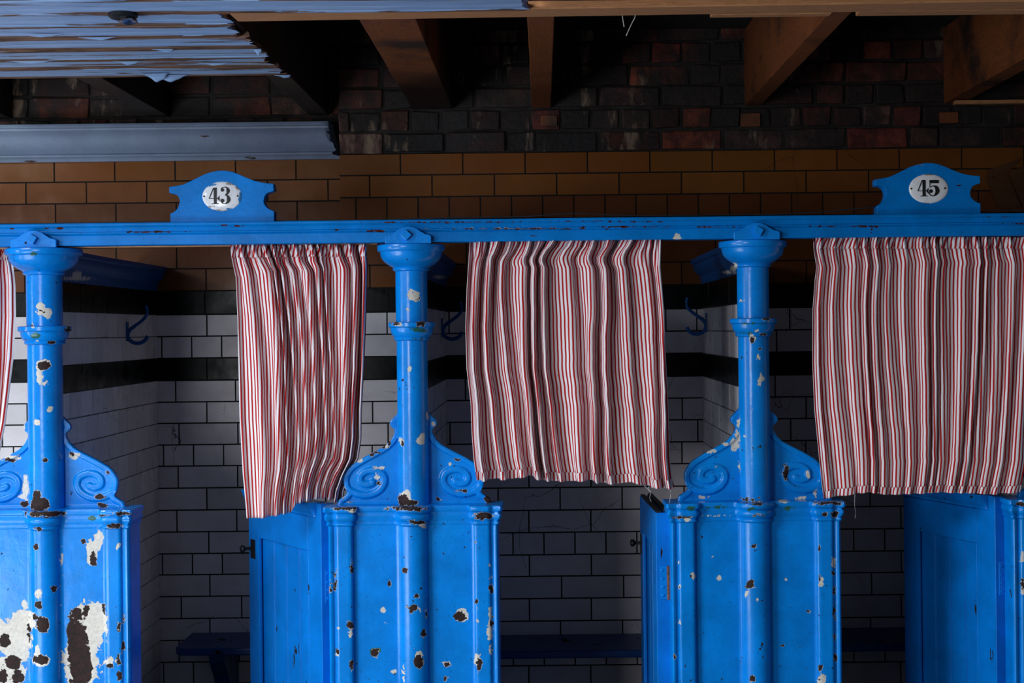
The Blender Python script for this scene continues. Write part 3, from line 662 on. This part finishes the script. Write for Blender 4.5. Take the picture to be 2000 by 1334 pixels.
# ---------------------------------------------------------------- curtains
def curtain(left, right, bottom, top_y, label, folds, ratio, amp, Yb=.022, header=0, hem=0, back=None, seed=1, skew=0.0, nu=420, nv=90):
    rnd = random.Random(seed)
    ph = [rnd.uniform(0, 2*PI) for _ in range(8)]
    # irregular fold spacing
    knots = [0]; 
    for k in range(folds): knots.append(knots[-1]+rnd.uniform(.7, 1.35))
    tot = knots[-1]; knots = [(q/tot, i) for i, q in enumerate(knots)]
    amps = [rnd.uniform(.65, 1.2) for _ in range(folds+2)]
    def foldy(u, t, extra=1.0):
        uu = min(1, max(0, u+skew*t*(u*(1-u))*1.2+.012*math.sin(3*t+ph[0]+6*u)*t))
        f = lerp_list(knots, uu); i = int(min(folds-1, f)); a = amps[i]*(1-(f-i))+amps[i+1]*(f-i)
        A = amp*a*(.75+.35*math.sin(2.2*t+ph[1]+i*1.7))
        y = A*math.sin(2*PI*f)+.12*amp*math.sin(2*PI*f*2+ph[2]+2*t)*(1-.4*t)
        if t < .12: y += .35*amp*math.sin(2*PI*f*2.5+ph[3])*(1-t/.12)*extra
        y += .006*math.sin(2*PI*u*1.3+ph[4]+t)*t
        return y
    sp0 = PX(lerp_list(right, 700), 700, Yb)-PX(lerp_list(left, 700), 700, Yb); d0 = sp0*ratio/nu; lo, hi = .001, .08
    for _ in range(14):
        amp = (lo+hi)/2; yy_ = [foldy(j/nu, .5) for j in range(nu+1)]
        tot_ = sum(math.sqrt(max(d0*d0-(b_-a_)**2, (.3*d0)**2)) for a_, b_ in zip(yy_, yy_[1:]))
        if tot_ > sp0: lo = amp
        else: hi = amp
    def rowpts(t, y_off=0.0, tb=None):
        pt = []
        py0 = top_y; 
        L_ = lambda py: lerp_list(left, py); R_ = lambda py: lerp_list(right, py)
        mid = py0+t*(lerp_list(bottom, (L_(950)+R_(950))/2)-py0)
        l, r = PX(L_(mid), mid, Yb), PX(R_(mid), mid, Yb); span = r-l; ds = span*ratio/nu
        ys = [foldy(j/nu, t) for j in range(nu+1)]; xs = [0]
        for j in range(nu):
            dy = ys[j+1]-ys[j]; xs.append(xs[-1]+math.sqrt(max(ds*ds-dy*dy, (.3*ds)**2)))
        tx = xs[-1]
        for j in range(nu+1):
            x = l+span*xs[j]/tx; px_ = VX+x*F/(D+Yb)
            bot = lerp_list(bottom, px_); py = py0+t*(bot-py0)
            yy = Yb+ys[j]+y_off
            if back: yy += back(px_, py)
            z = PZ(px_, py, Yb)
            pt.append((x, yy, z))
        return pt
    root = thing('curtain', label, 'curtain', (PX(lerp_list(left, top_y), top_y, Yb), Yb, PZ(900, top_y, Yb)), 'striped cubicle curtains')
    wid = (PX(lerp_list(right, 700), 700, Yb)-PX(lerp_list(left, 700), 700, Yb))*ratio
    def sheet(t0, t1, n, name, off, sh=0.0, u0=0.0):
        rows = []; uv = []
        for i in range(n+1):
            t = t0+(t1-t0)*i/n; r = rowpts(t, off)
            rows.append(r); uv += [(j/nu*wid+u0+sh*(t-t0), t) for j in range(nu+1)]
        mb = MB(); mb.grid(rows); o = mb.build(name, M_cloth, root, smooth=3.14, uv=uv)
        m_ = o.modifiers.new('thickness', 'SOLIDIFY'); m_.thickness = .0009; m_.offset = 0
    h0 = header; h1 = 1-hem
    sheet(h0, h1, nv, 'cloth', 0)
    if header: sheet(0, header*1.04, 8, 'header_casing', -.0012, sh=.25, u0=.004)
    if hem: sheet(1-hem*1.08, 1, 6, 'hem', -.0014, sh=.12, u0=.005)
    return root
c0 = curtain([(480, -110), (900, -150)], [(488, 14), (500, 22), (520, 26), (560, 30), (620, 31), (700, 27), (760, 20), (830, 12), (900, -1)], [(-150, 905), (0, 897), (30, 890)], 486,
        'narrow slice of striped curtain at the far left edge, beside the chipped post', 7, 1.7, .012, Yb=.112, header=.05, seed=4)
c1 = curtain([(480, 450), (500, 452), (540, 461), (620, 464), (800, 468), (900, 474), (960, 480), (1012, 484)], [(480, 716), (520, 718), (600, 716), (720, 712), (860, 704), (900, 697), (930, 680), (960, 668), (1000, 662)],
        [(484, 1012), (500, 1012), (525, 1009), (545, 1005), (562, 1002), (575, 985), (600, 977), (625, 974), (640, 978), (655, 985), (720, 978)], 478,
        'tightly gathered striped curtain under number 43, its hem caught on the open door', 11, 1.85, .0125, Yb=.034, header=.045, seed=11, skew=-.45, back=lambda px, py: max(0, (px-600)/100)*max(0, (py-800)/150)*.085 if px > 600 else 0)
c2 = curtain([(470, 918), (500, 916), (560, 912), (640, 909), (720, 911), (790, 919), (850, 921), (900, 925), (940, 931)], [(470, 1291), (520, 1290), (600, 1297), (700, 1301), (800, 1306), (880, 1308), (920, 1312), (952, 1321)],
        [(920, 940), (932, 940), (950, 937), (970, 934), (976, 937), (1000, 935), (1036, 930), (1044, 935), (1060, 939), (1100, 941), (1130, 940), (1157, 938), (1162, 943), (1200, 945), (1230, 941), (1245, 946), (1262, 947), (1270, 953), (1300, 954), (1321, 951)], 466,
        'wide striped curtain in the middle with loose threads at its hem', 12, 1.75, .0135, Yb=.020, hem=.033, seed=23)
c3 = curtain([(462, 1588), (485, 1589), (520, 1595), (545, 1592), (600, 1588), (700, 1588), (790, 1592), (860, 1599), (930, 1606), (975, 1611)], [(462, 2015), (600, 2012), (800, 2008), (900, 2003), (960, 1992)],
        [(1606, 977), (1620, 971), (1650, 968), (1690, 961), (1730, 966), (1760, 965), (1830, 962), (1900, 964), (1930, 966), (1990, 961), (2015, 960)], 463,
        'wide striped curtain under number 45 with frilled header and hem', 16, 1.5, .0105, Yb=.016, header=.043, hem=.026, seed=31, skew=.05)
def threads(root, lst):
    for pts in lst:
        mb = MB(); mb.tube(cat([P(x, y, .008) for x, y in pts], 5), .0006, 6); mb.build('loose_thread', M_thread, root, smooth=3.14)
threads(c2, [[(1268, 950), (1266, 956), (1271, 962), (1269, 972), (1272, 980)], [(1258, 948), (1264, 954), (1271, 960)], [(1309, 952), (1310, 965), (1307, 985), (1304, 1002)]])
threads(c3, [[(1670, 965), (1669, 985), (1671, 1000), (1670, 1012)]])

# ---------------------------------------------------------------- cubicle doors
def door(near, far, label, cap, hinge_worn, knob):
    near, far = Vector(near), Vector(far); wv = far-near; wd = wv.length; ax = wv.normalized(); nr = Vector((ax.y, -ax.x, 0))
    if nr.x < 0: nr = -nr                                     # points into the leaf, away from the visible face
    Mt = Matrix(((ax.x, nr.x, 0, near.x), (ax.y, nr.y, 0, near.y), (0, 0, 1, 0), (0, 0, 0, 1)))
    root = thing('cubicle_door', label, 'door', (near.x, near.y, 0.14), 'half height blue cubicle doors')
    T = .040; z0, z1 = .14, .992 if cap else 1.0
    def part(name, boxes, mat, bevel=.0015, par=root, chips=None, sub=True):
        mb = MB()
        for a, b in boxes: mb.box(a, b)
        return mb.build(name, mat, par, chips, bevel=bevel, M=Mt)
    sw = .085; pr = .892
    part('hinge_stile', [((0, 0, z0), (sw, T, z1+(.044 if cap else 0)))], M_door)
    part('latch_stile', [((wd-.070, 0, z0), (wd, T, z1))], M_door)
    part('top_rail', [((sw+.0006, 0, pr), (wd-.0706, T, z1))], M_door)
    part('bottom_rail', [((sw+.0006, 0, z0), (wd-.0706, T, z0+.14))], M_door)
    mb = MB(); n = 4; pw = (wd-.0706-sw)/n
    for k in range(n):
        a = sw+.0006+k*pw; b = a+pw-.0008
        zz0, zz1 = z0+.14, pr
        q = [(a, .022, 0), (a+.005, .014, 0), (b-.005, .014, 0), (b, .022, 0), (b, .030, 0), (a, .030, 0)]
        vv = [(x, y, zz0) for x, y, _ in q]+[(x, y, zz1) for x, y, _ in q]
        mb.add(vv, [list(range(6)), list(range(11, 5, -1))]+[[i, i+6, (i+1) % 6+6, (i+1) % 6] for i in range(6)])
    mb.build('boarded_panel', M_door, root, None, M=Mt)
    # moulding framing the panel
    mb = MB()
    for a, b in (((sw, .0, z0+.14), (sw+.006, .010, pr)), ((wd-.0766, .0, z0+.14), (wd-.0706, .010, pr))): mb.box(a, b)
    mb.build('panel_bead', M_door, root, None, bevel=.002, M=Mt)
    if cap:
        pf = [(-.024, .046), (-.024, .040), (-.021, .038), (-.019, .028), (-.013, .016), (-.007, .010), (-.006, .004), (0, .001), (.030, .001), (.030, .046)]
        mb = MB(); xs = [.030, .036]+[.036+(wd-.036)*k/20 for k in range(1, 21)]
        rows = [[(x+(0 if i else -y*.0), y*(1 if i else .35), z1+z) for y, z in pf] for i, x in enumerate(xs)]
        mb.grid(rows, close=True); m_ = len(pf); mb.f.append(list(range(m_))); mb.f.append([(len(xs)-1)*m_+k for k in range(m_)][::-1])
        mb.build('top_moulding', M_door, root, None, smooth=.5, M=Mt)
    else:
        part('worn_top_edge', [((.002, .001, z1), (wd-.002, .017, z1+.006)), ((.012, .024, z1), (wd-.002, .038, z1+.009))], M_black, label_=None) if False else None
        mb = MB(); mb.box((.002, .0015, z1), (wd-.002, .017, z1+.005), jit=.0012); mb.box((.02, .024, z1), (wd-.002, .0385, z1+.008), jit=.0012)
        mb.build('worn_top_edge', M_black, root, bevel=.001, M=Mt, label='blackened bare timber where the moulding is missing')
    # hinge on the leaf edge
    zc = .80
    h = part('hinge', [((-.003, .010, zc-.048), (0.0, .0385, zc+.048))], M_door if not hinge_worn else M_iron, .0005)
    for dz in (-.036, -.012, .012, .036):
        mb = MB(); mb.lathe([(.0045, 0), (.0045, -.0015), (.003, -.0022)], 0, 0, 14)
        Mx = Matrix.Translation((-.0028, .018+.006*(dz > 0)*(1 if int(dz*1000) % 2 else -.3), zc+dz)) @ Matrix.Rotation(-PI/2, 4, 'Y') @ Matrix.Scale(-1, 4, (0, 0, 1))
        mb.v = [tuple(Mx @ Vector(p)) for p in mb.v]; mb.build('screw', M_iron, h, None, smooth=.6, M=Mt)
    mb = MB()
    for k in range(5): mb.lathe([(.0042, zc+.048-k*.0194), (.0045, zc+.047-k*.0194), (.0045, zc+.0305-k*.0194), (.0040, zc+.0295-k*.0194)], -.0055, T-.006, 14)
    mb.build('knuckle', M_rust if hinge_worn else M_door, h, None, smooth=.6, M=Mt)
    # latch plate and knob on the far stile
    if knob:
        lp = part('latch_plate', [((wd-.050, -.002, .822), (wd-.016, 0, .882))], M_black, .0006)
        mb = MB(); mb.lathe([(.004, .002), (.0055, 0), (.004, -.008), (.0035, -.012), (.008, -.016), (.0115, -.021), (.012, -.026), (.009, -.030), (.003, -.031)], 0, 0, 20)
        Mx = Matrix.Translation((wd-.010, -.002, .852)) @ Matrix.Rotation(-PI/2, 4, 'X')
        mb.v = [tuple(Mx @ Vector(p)) for p in mb.v]; mb.build('knob', M_black, lp, None, smooth=.8, M=Mt)
    return root
door((-.640, .055, 0), (-.931, .475, 0), 'open blue door in the cubicle numbered 43, curtain resting on its top', True, False, True)
door((.3195, .055, 0), (.303, .50, 0), 'blue door swung straight back in the middle cubicle, top edge bare and black', False, True, True)
door((1.292, .055, 0), (1.131, .475, 0), 'shadowed blue door half open below the number 45 curtain', True, True, False)

# ---------------------------------------------------------------- benches
def bench(x0, x1, label, brs, wall_y, round_left=False, zt_=.440):
    yf = wall_y-.285; root = thing('bench', label, 'bench', ((x0+x1)/2, wall_y-.14, 0), 'blue benches in the cubicles')
    pts = [(x1, min(wall_y, YB)-.004 if x1 > XS else wall_y-.004), (x1, yf)]
    if round_left: pts += [(x0+.05, yf), (x0+.028, yf+.004), (x0+.012, yf+.014), (x0+.003, yf+.032), (x0, yf+.055), (x0, wall_y-.004)]+([(XS-.004, wall_y-.004), (XS-.004, YB-.004)] if wall_y > YB else [])
    else: pts += [(x0, yf), (x0, wall_y-.004)]
    n = len(pts); mb = MB(); mb.add([(x, y, zt_-.026) for x, y in pts]+[(x, y, zt_) for x, y in pts], [list(range(n)), list(range(2*n-1, n-1, -1))]+[[i, i+n, (i+1) % n+n, (i+1) % n] for i in range(n)])
    mb.build('seat', M_bench, root, None, bevel=.006, segs=3)
    for bx in brs:
        mb = MB(); mb.prism([(-.0, 0)]*0 or [(0, 0)], 0, 0) if False else None
        q = [(wall_y-.004, 0), (wall_y-.004, zt_-.027), (yf+.04, zt_-.027), (yf+.045, zt_-.06), (yf+.12, zt_-.13), (yf+.16, zt_-.22), (yf+.165, 0)]
        m_ = len(q); mb.add([(bx-.028, y, z) for y, z in q]+[(bx+.028, y, z) for y, z in q], [list(range(m_)), list(range(2*m_-1, m_-1, -1))]+[[i, i+m_, (i+1) % m_+m_, (i+1) % m_] for i in range(m_)])
        mb.build('bracket', M_bench, root, None, bevel=.003)
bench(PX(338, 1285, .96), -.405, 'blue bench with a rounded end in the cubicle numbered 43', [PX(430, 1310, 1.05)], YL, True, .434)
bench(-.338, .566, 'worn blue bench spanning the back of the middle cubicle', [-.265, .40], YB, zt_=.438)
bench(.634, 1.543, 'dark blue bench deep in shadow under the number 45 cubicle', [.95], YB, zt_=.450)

# ---------------------------------------------------------------- coat hooks
def hook(x, y, z, side, label):
    root = thing('coat_hook', label, 'hook', (x, y, z), 'double coat hooks on the partitions')
    s = side
    mb = MB(); mb.box((x, y-.012, z-.035), (x+s*.005, y+.012, z+.03)); mb.build('back_plate', M_arm, root, None, bevel=.002)
    mb = MB(); mb.tube(cat([(x+s*a, y, z+b) for a, b in ((.003, -.010), (.012, .004), (.030, .018), (.052, .034), (.068, .052), (.070, .070), (.066, .084))], 6), [.0065]*12+[.0055]*12+[.005]*12+[.0065], 12)
    mb.build('upper_arm', M_arm, root, None, smooth=3.14)
    mb = MB(); mb.tube(cat([(x+s*a, y, z+b) for a, b in ((.004, .006), (.004, -.020), (.012, -.034), (.030, -.042), (.050, -.040), (.064, -.030), (.070, -.018))], 6), [.0065]*36+[.007], 12)
    mb.build('lower_arm', M_arm, root, None, smooth=3.14)
hook(-1.41, .84, EYE+.010, 1, 'blue double coat hook on the tiled partition right of the chipped post')
hook(-.343, .86, EYE+.012, 1, 'shadowed coat hook between the second post and the middle curtain')
hook(.5705, .94, EYE+.020, -1, 'blue coat hook left of the third post')

# ---------------------------------------------------------------- joists and ceiling
ZJ = 2.322
def joist(x0, x1, y0, y1, label, mat, depth=.27, group='joists under the gallery', name='joist', char=None):
    mb = MB(); n = 24
    rows = []
    for k in range(n+1):
        y = y0+(y1-y0)*k/n; j = lambda q: .0015*mnoise.noise(Vector((q*7, y*4, 0)))
        rows.append([(x0+j(1), y, ZJ+j(2)), (x1+j(3), y, ZJ+j(4)), (x1+j(3), y, ZJ+depth), (x0+j(1), y, ZJ+depth)])
    mb.grid(rows, close=True); mb.f.append([0, 1, 2, 3]); mb.f.append([n*4+3, n*4+2, n*4+1, n*4])
    if char is not None:                                     # burnt end of the timber
        for i, p in enumerate(mb.v):
            c_ = 1-.93*sstep(char-.28, char+.22, p[1]+.25*mnoise.noise(Vector((p[0]*9, p[1]*5, 1)))); mb.t[i] = (c_, c_, c_, 1)
    return tag(mb.build(name, mat, bevel=.003, loc=((x0+x1)/2, (y0+y1)/2, ZJ)), label, 'joist', group)
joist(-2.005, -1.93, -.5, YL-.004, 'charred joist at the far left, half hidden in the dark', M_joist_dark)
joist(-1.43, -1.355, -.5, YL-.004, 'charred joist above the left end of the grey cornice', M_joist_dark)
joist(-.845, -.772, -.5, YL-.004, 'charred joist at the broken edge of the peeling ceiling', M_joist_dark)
joist(-.457, -.312, -.508, YB-.004, 'broad orange joist with soot-black end, second from the peeling ceiling', M_joist, char=.45)
joist(-.029, .040, -.508, YB-.004, 'slim orange joist in the centre with scratched underside', M_joist)
joist(.734, .792, -.508, YB-.004, 'deep orange joist to the right of centre above the third post', M_joist)
joist(1.447, 1.515, -.508, YB-.004, 'deep brown joist at the right edge above number 45', M_joist)
def block(px0, px1, py0, py1, label):
    mb = MB(); mb.box((PX(px0, py0, YB), YB-.012, PZ(px0, py1, YB)), (PX(px1, py0, YB), YB+.02, PZ(px0, py0, YB)))
    tag(mb.build('bearing_block', M_joist, bevel=.002, loc=(PX(px0, py0, YB), YB, PZ(px0, py1, YB))), label, 'wood block', 'small packing blocks in the brick wall')
block(1056, 1088, 226, 247, 'small orange wood block in the bricks below the slim centre joist')
block(1446, 1484, 222, 248, 'small orange wood block in the bricks below the joist right of centre')
block(1834, 1870, 220, 241, 'small dark wood block in the bricks above number 45')
# pine trimmer along the edge of the gallery
Mt = Matrix.Translation((0, -.560, 0)) @ Matrix.Rotation(-.022, 4, 'Z')
mb = MB(); mb.box((-.752, -.046, 2.305), (3.3, .046, 2.50), M=Mt)
tag(mb.build('trimmer_beam', M_pine, bevel=.003, loc=(.8, -.56, 2.305)), 'pale new pine beam running across the top of the photo', 'beam')
mb = MB(); mb.box((-.028, -.78, 2.318), (2.4, -.632, 2.36))
tag(mb.build('plank', M_joist, bevel=.002, loc=(1.1, -.7, 2.318)), 'orange plank just above the pale pine beam at the top edge', 'plank')
mb = MB(); mb.box((.43, -.50, 2.308), (.730, -.468, 2.38))
tag(mb.build('nogging', M_pine, bevel=.002, loc=(.55, -.48, 2.308)), 'short pine batten left of the deep joist near the top edge', 'batten', 'pine battens behind the beam')
mb = MB(); mb.box((.796, -.52, 2.308), (1.443, -.468, 2.38))
tag(mb.build('nogging', M_pine, bevel=.002, loc=(1.1, -.48, 2.308)), 'longer pine batten between the two right-hand joists near the top edge', 'batten', 'pine battens behind the beam')
mb = MB(); mb.box((1.455, 1.0, 2.303), (2.2, 1.03, 2.316))
tag(mb.build('lath', M_pine, bevel=.001, loc=(1.8, 1, 2.303)), 'thin lath under the joist at the right edge', 'lath')
# peeling boarded ceiling, each board with a quirk bead
mb = MB(); y = .282; pitch = .146; bi = 0; n = 90
while y > -1.35:
    xr = -.772 if y > -.55 else -.03
    ye = y-pitch+.003; zt0 = 2.305+random.uniform(-.002, .002); rr = random.random()
    prof = [(y, .016), (y, .003), (y-.002, 0), (y-.010, -.001), (y-.018, .001), (y-.021, .004), (y-.024, .001), (y-.060, 0), (y-.075, .003), (y-.078, 0), (ye+.030, 0), (ye+.003, 0), (ye, .003), (ye, .016)]
    rag = random.uniform(-.012, .012)
    rows = []
    for k in range(n+1):
        x = -2.9+(xr+rag+2.9)*k/n; sag = .0022*mnoise.noise(Vector((x*1.7, bi*3.1, 0)))
        rj = [0]*len(prof)
        if k == n: rj = [random.uniform(-.018, .010) for _ in prof]
        rows.append([(x+rj[i], yy, zt0+zz+sag) for i, (yy, zz) in enumerate(prof)])
    b = mb.grid(rows, close=True); m_ = len(prof)
    edge = [1.0, .95, .92, .88, .80, .82, .66, .34, .62, .34, .40, .82, .95, 1.0]
    for k in range(n+1):
        for i in range(m_):
            e = edge[i]+(.12 if bi in (0, 1, 3) else (-.15 if bi > 4 else 0)); mb.t[b+k*m_+i] = (max(0, e), 0, 0, 1)
    mb.f.append([b+i for i in range(m_)]); mb.f.append([b+n*m_+i for i in range(m_)][::-1])
    y -= pitch; bi += 1
pc = mb.build('boarded_ceiling', M_peel, smooth=.5, loc=(-1.5, -.3, 2.305))
tag(pc, 'boarded ceiling fragment with peeling grey-blue paint at top left', 'ceiling boards')
# curled flakes of paint
def flake(px_, py, w_, l_, rot, curl):
    mb = MB(); H = 2.303-EYE; u, v = unroll(px_, py); dep = -H*F/v; X, Yy = u*dep/F, dep-D
    rows = []
    for i in range(9):
        a = i/8; rows.append([(X+w_*(b/10-.5)*(1-.5*a)+l_*a*math.sin(rot), Yy+l_*(a*math.cos(rot)), 2.302-curl*a*a*(.35+.65*math.sin(PI*b/10)*(.8+.2*math.sin(b*.9+px_)))) for b in range(11)])
    mb.grid(rows, (.0, 0, 0, 1)); o = mb.build('paint_flake', M_peel, pc, smooth=3.14)
    s_ = o.modifiers.new('thickness', 'SOLIDIFY'); s_.thickness = .0008
for a in ((300, 143, .09, .03, .2, .022), (330, 146, .12, .03, -.1, .016), (318, 95, .06, .02, .3, .006), (500, 95, .03, .015, .3, .016), (80, 66, .12, .015, .0, .005), (190, 72, .10, .012, .1, .005), (420, 122, .10, .012, .0, .006), (60, 118, .14, .012, .0, .006), (552, 146, .05, .02, .3, .006), (250, 119, .08, .014, .0, .008)):
    flake(*a)
# round fitting screwed to the peeling ceiling
H = 2.300-EYE; u, v = unroll(240, 30); dep = -H*F/v; X, Yy = u*dep/F, dep-D
root = thing('ceiling_fitting', 'small oval tarnished fitting on the peeling ceiling boards', 'fitting', (X, Yy, 2.304))
mb = MB(); mb.lathe([(.034, 2.304), (.035, 2.297), (.029, 2.292), (.022, 2.290)], X, Yy, 32); mb.build('rose', M_black, root, smooth=.6)
mb = MB(); mb.lathe([(.022, 2.2895), (.024, 2.284), (.015, 2.279), (.004, 2.277)], X+.012, Yy, 24); mb.build('stud', simple('tarnished_silver', srgb(150, 150, 155), .25, metal=1), root, smooth=.6)
# two hanging roots or strands between joists
def hair(pts, label, Y):
    mb = MB(); mb.tube(cat([P(x, y_, Y) for x, y_ in pts], 5), .0014, 6); tag(mb.build('hanging_strand', M_thread, smooth=3.14), label, 'strand')
hair([(1243, 20), (1240, 34), (1236, 42), (1231, 52), (1223, 70)], 'pale dry strand hanging between the centre joist and the one right of it', -.5115)
hair([(1215, 20), (1216, 34), (1219, 52)], 'short faint strand hanging just left of the longer pale one', -.5115)
# moulded grey cornice on the set-back wall
zc1, zc0 = ZV(-410, YL-.10), ZV(-337, YL-.02)
hh = zc1-zc0
pf = [(-.110, 1.0), (-.112, .94), (-.108, .90), (-.100, .88), (-.099, .83), (-.094, .80), (-.080, .74), (-.072, .66), (-.066, .55), (-.058, .42), (-.045, .31), (-.034, .25), (-.030, .22), (-.036, .18), (-.036, .13), (-.028, .10), (-.024, .06), (-.020, .0), (-.001, .0), (-.001, 1.0)]
mb = MB(); rows = []; n = 120; ragc = [random.uniform(-.030, .006) for _ in pf]
for k in range(n+1):
    x = -2.6+(-.745+2.6)*k/n
    rows.append([(x+((ragc[i]+.035*(a-.6)*-1) if k == n else 0), YL+y_, zc0+hh*a) for i, (y_, a) in enumerate(pf)])
mb.grid(rows, close=True); m_ = len(pf); mb.f.append(list(range(m_))); mb.f.append([n*m_+i for i in range(m_)][::-1])
struct(mb.build('trim_1', M_cornice, smooth=.5, loc=(-1.6, YL, zc0), chips=[(35, 281, 8, 3, 'r'), (528, 267, 8, 1.6, 'r'), (280, 272, 40, 1, 'w'), (645, 310, 12, 3, 'r'), (560, 312, 14, 1, 'r')]))
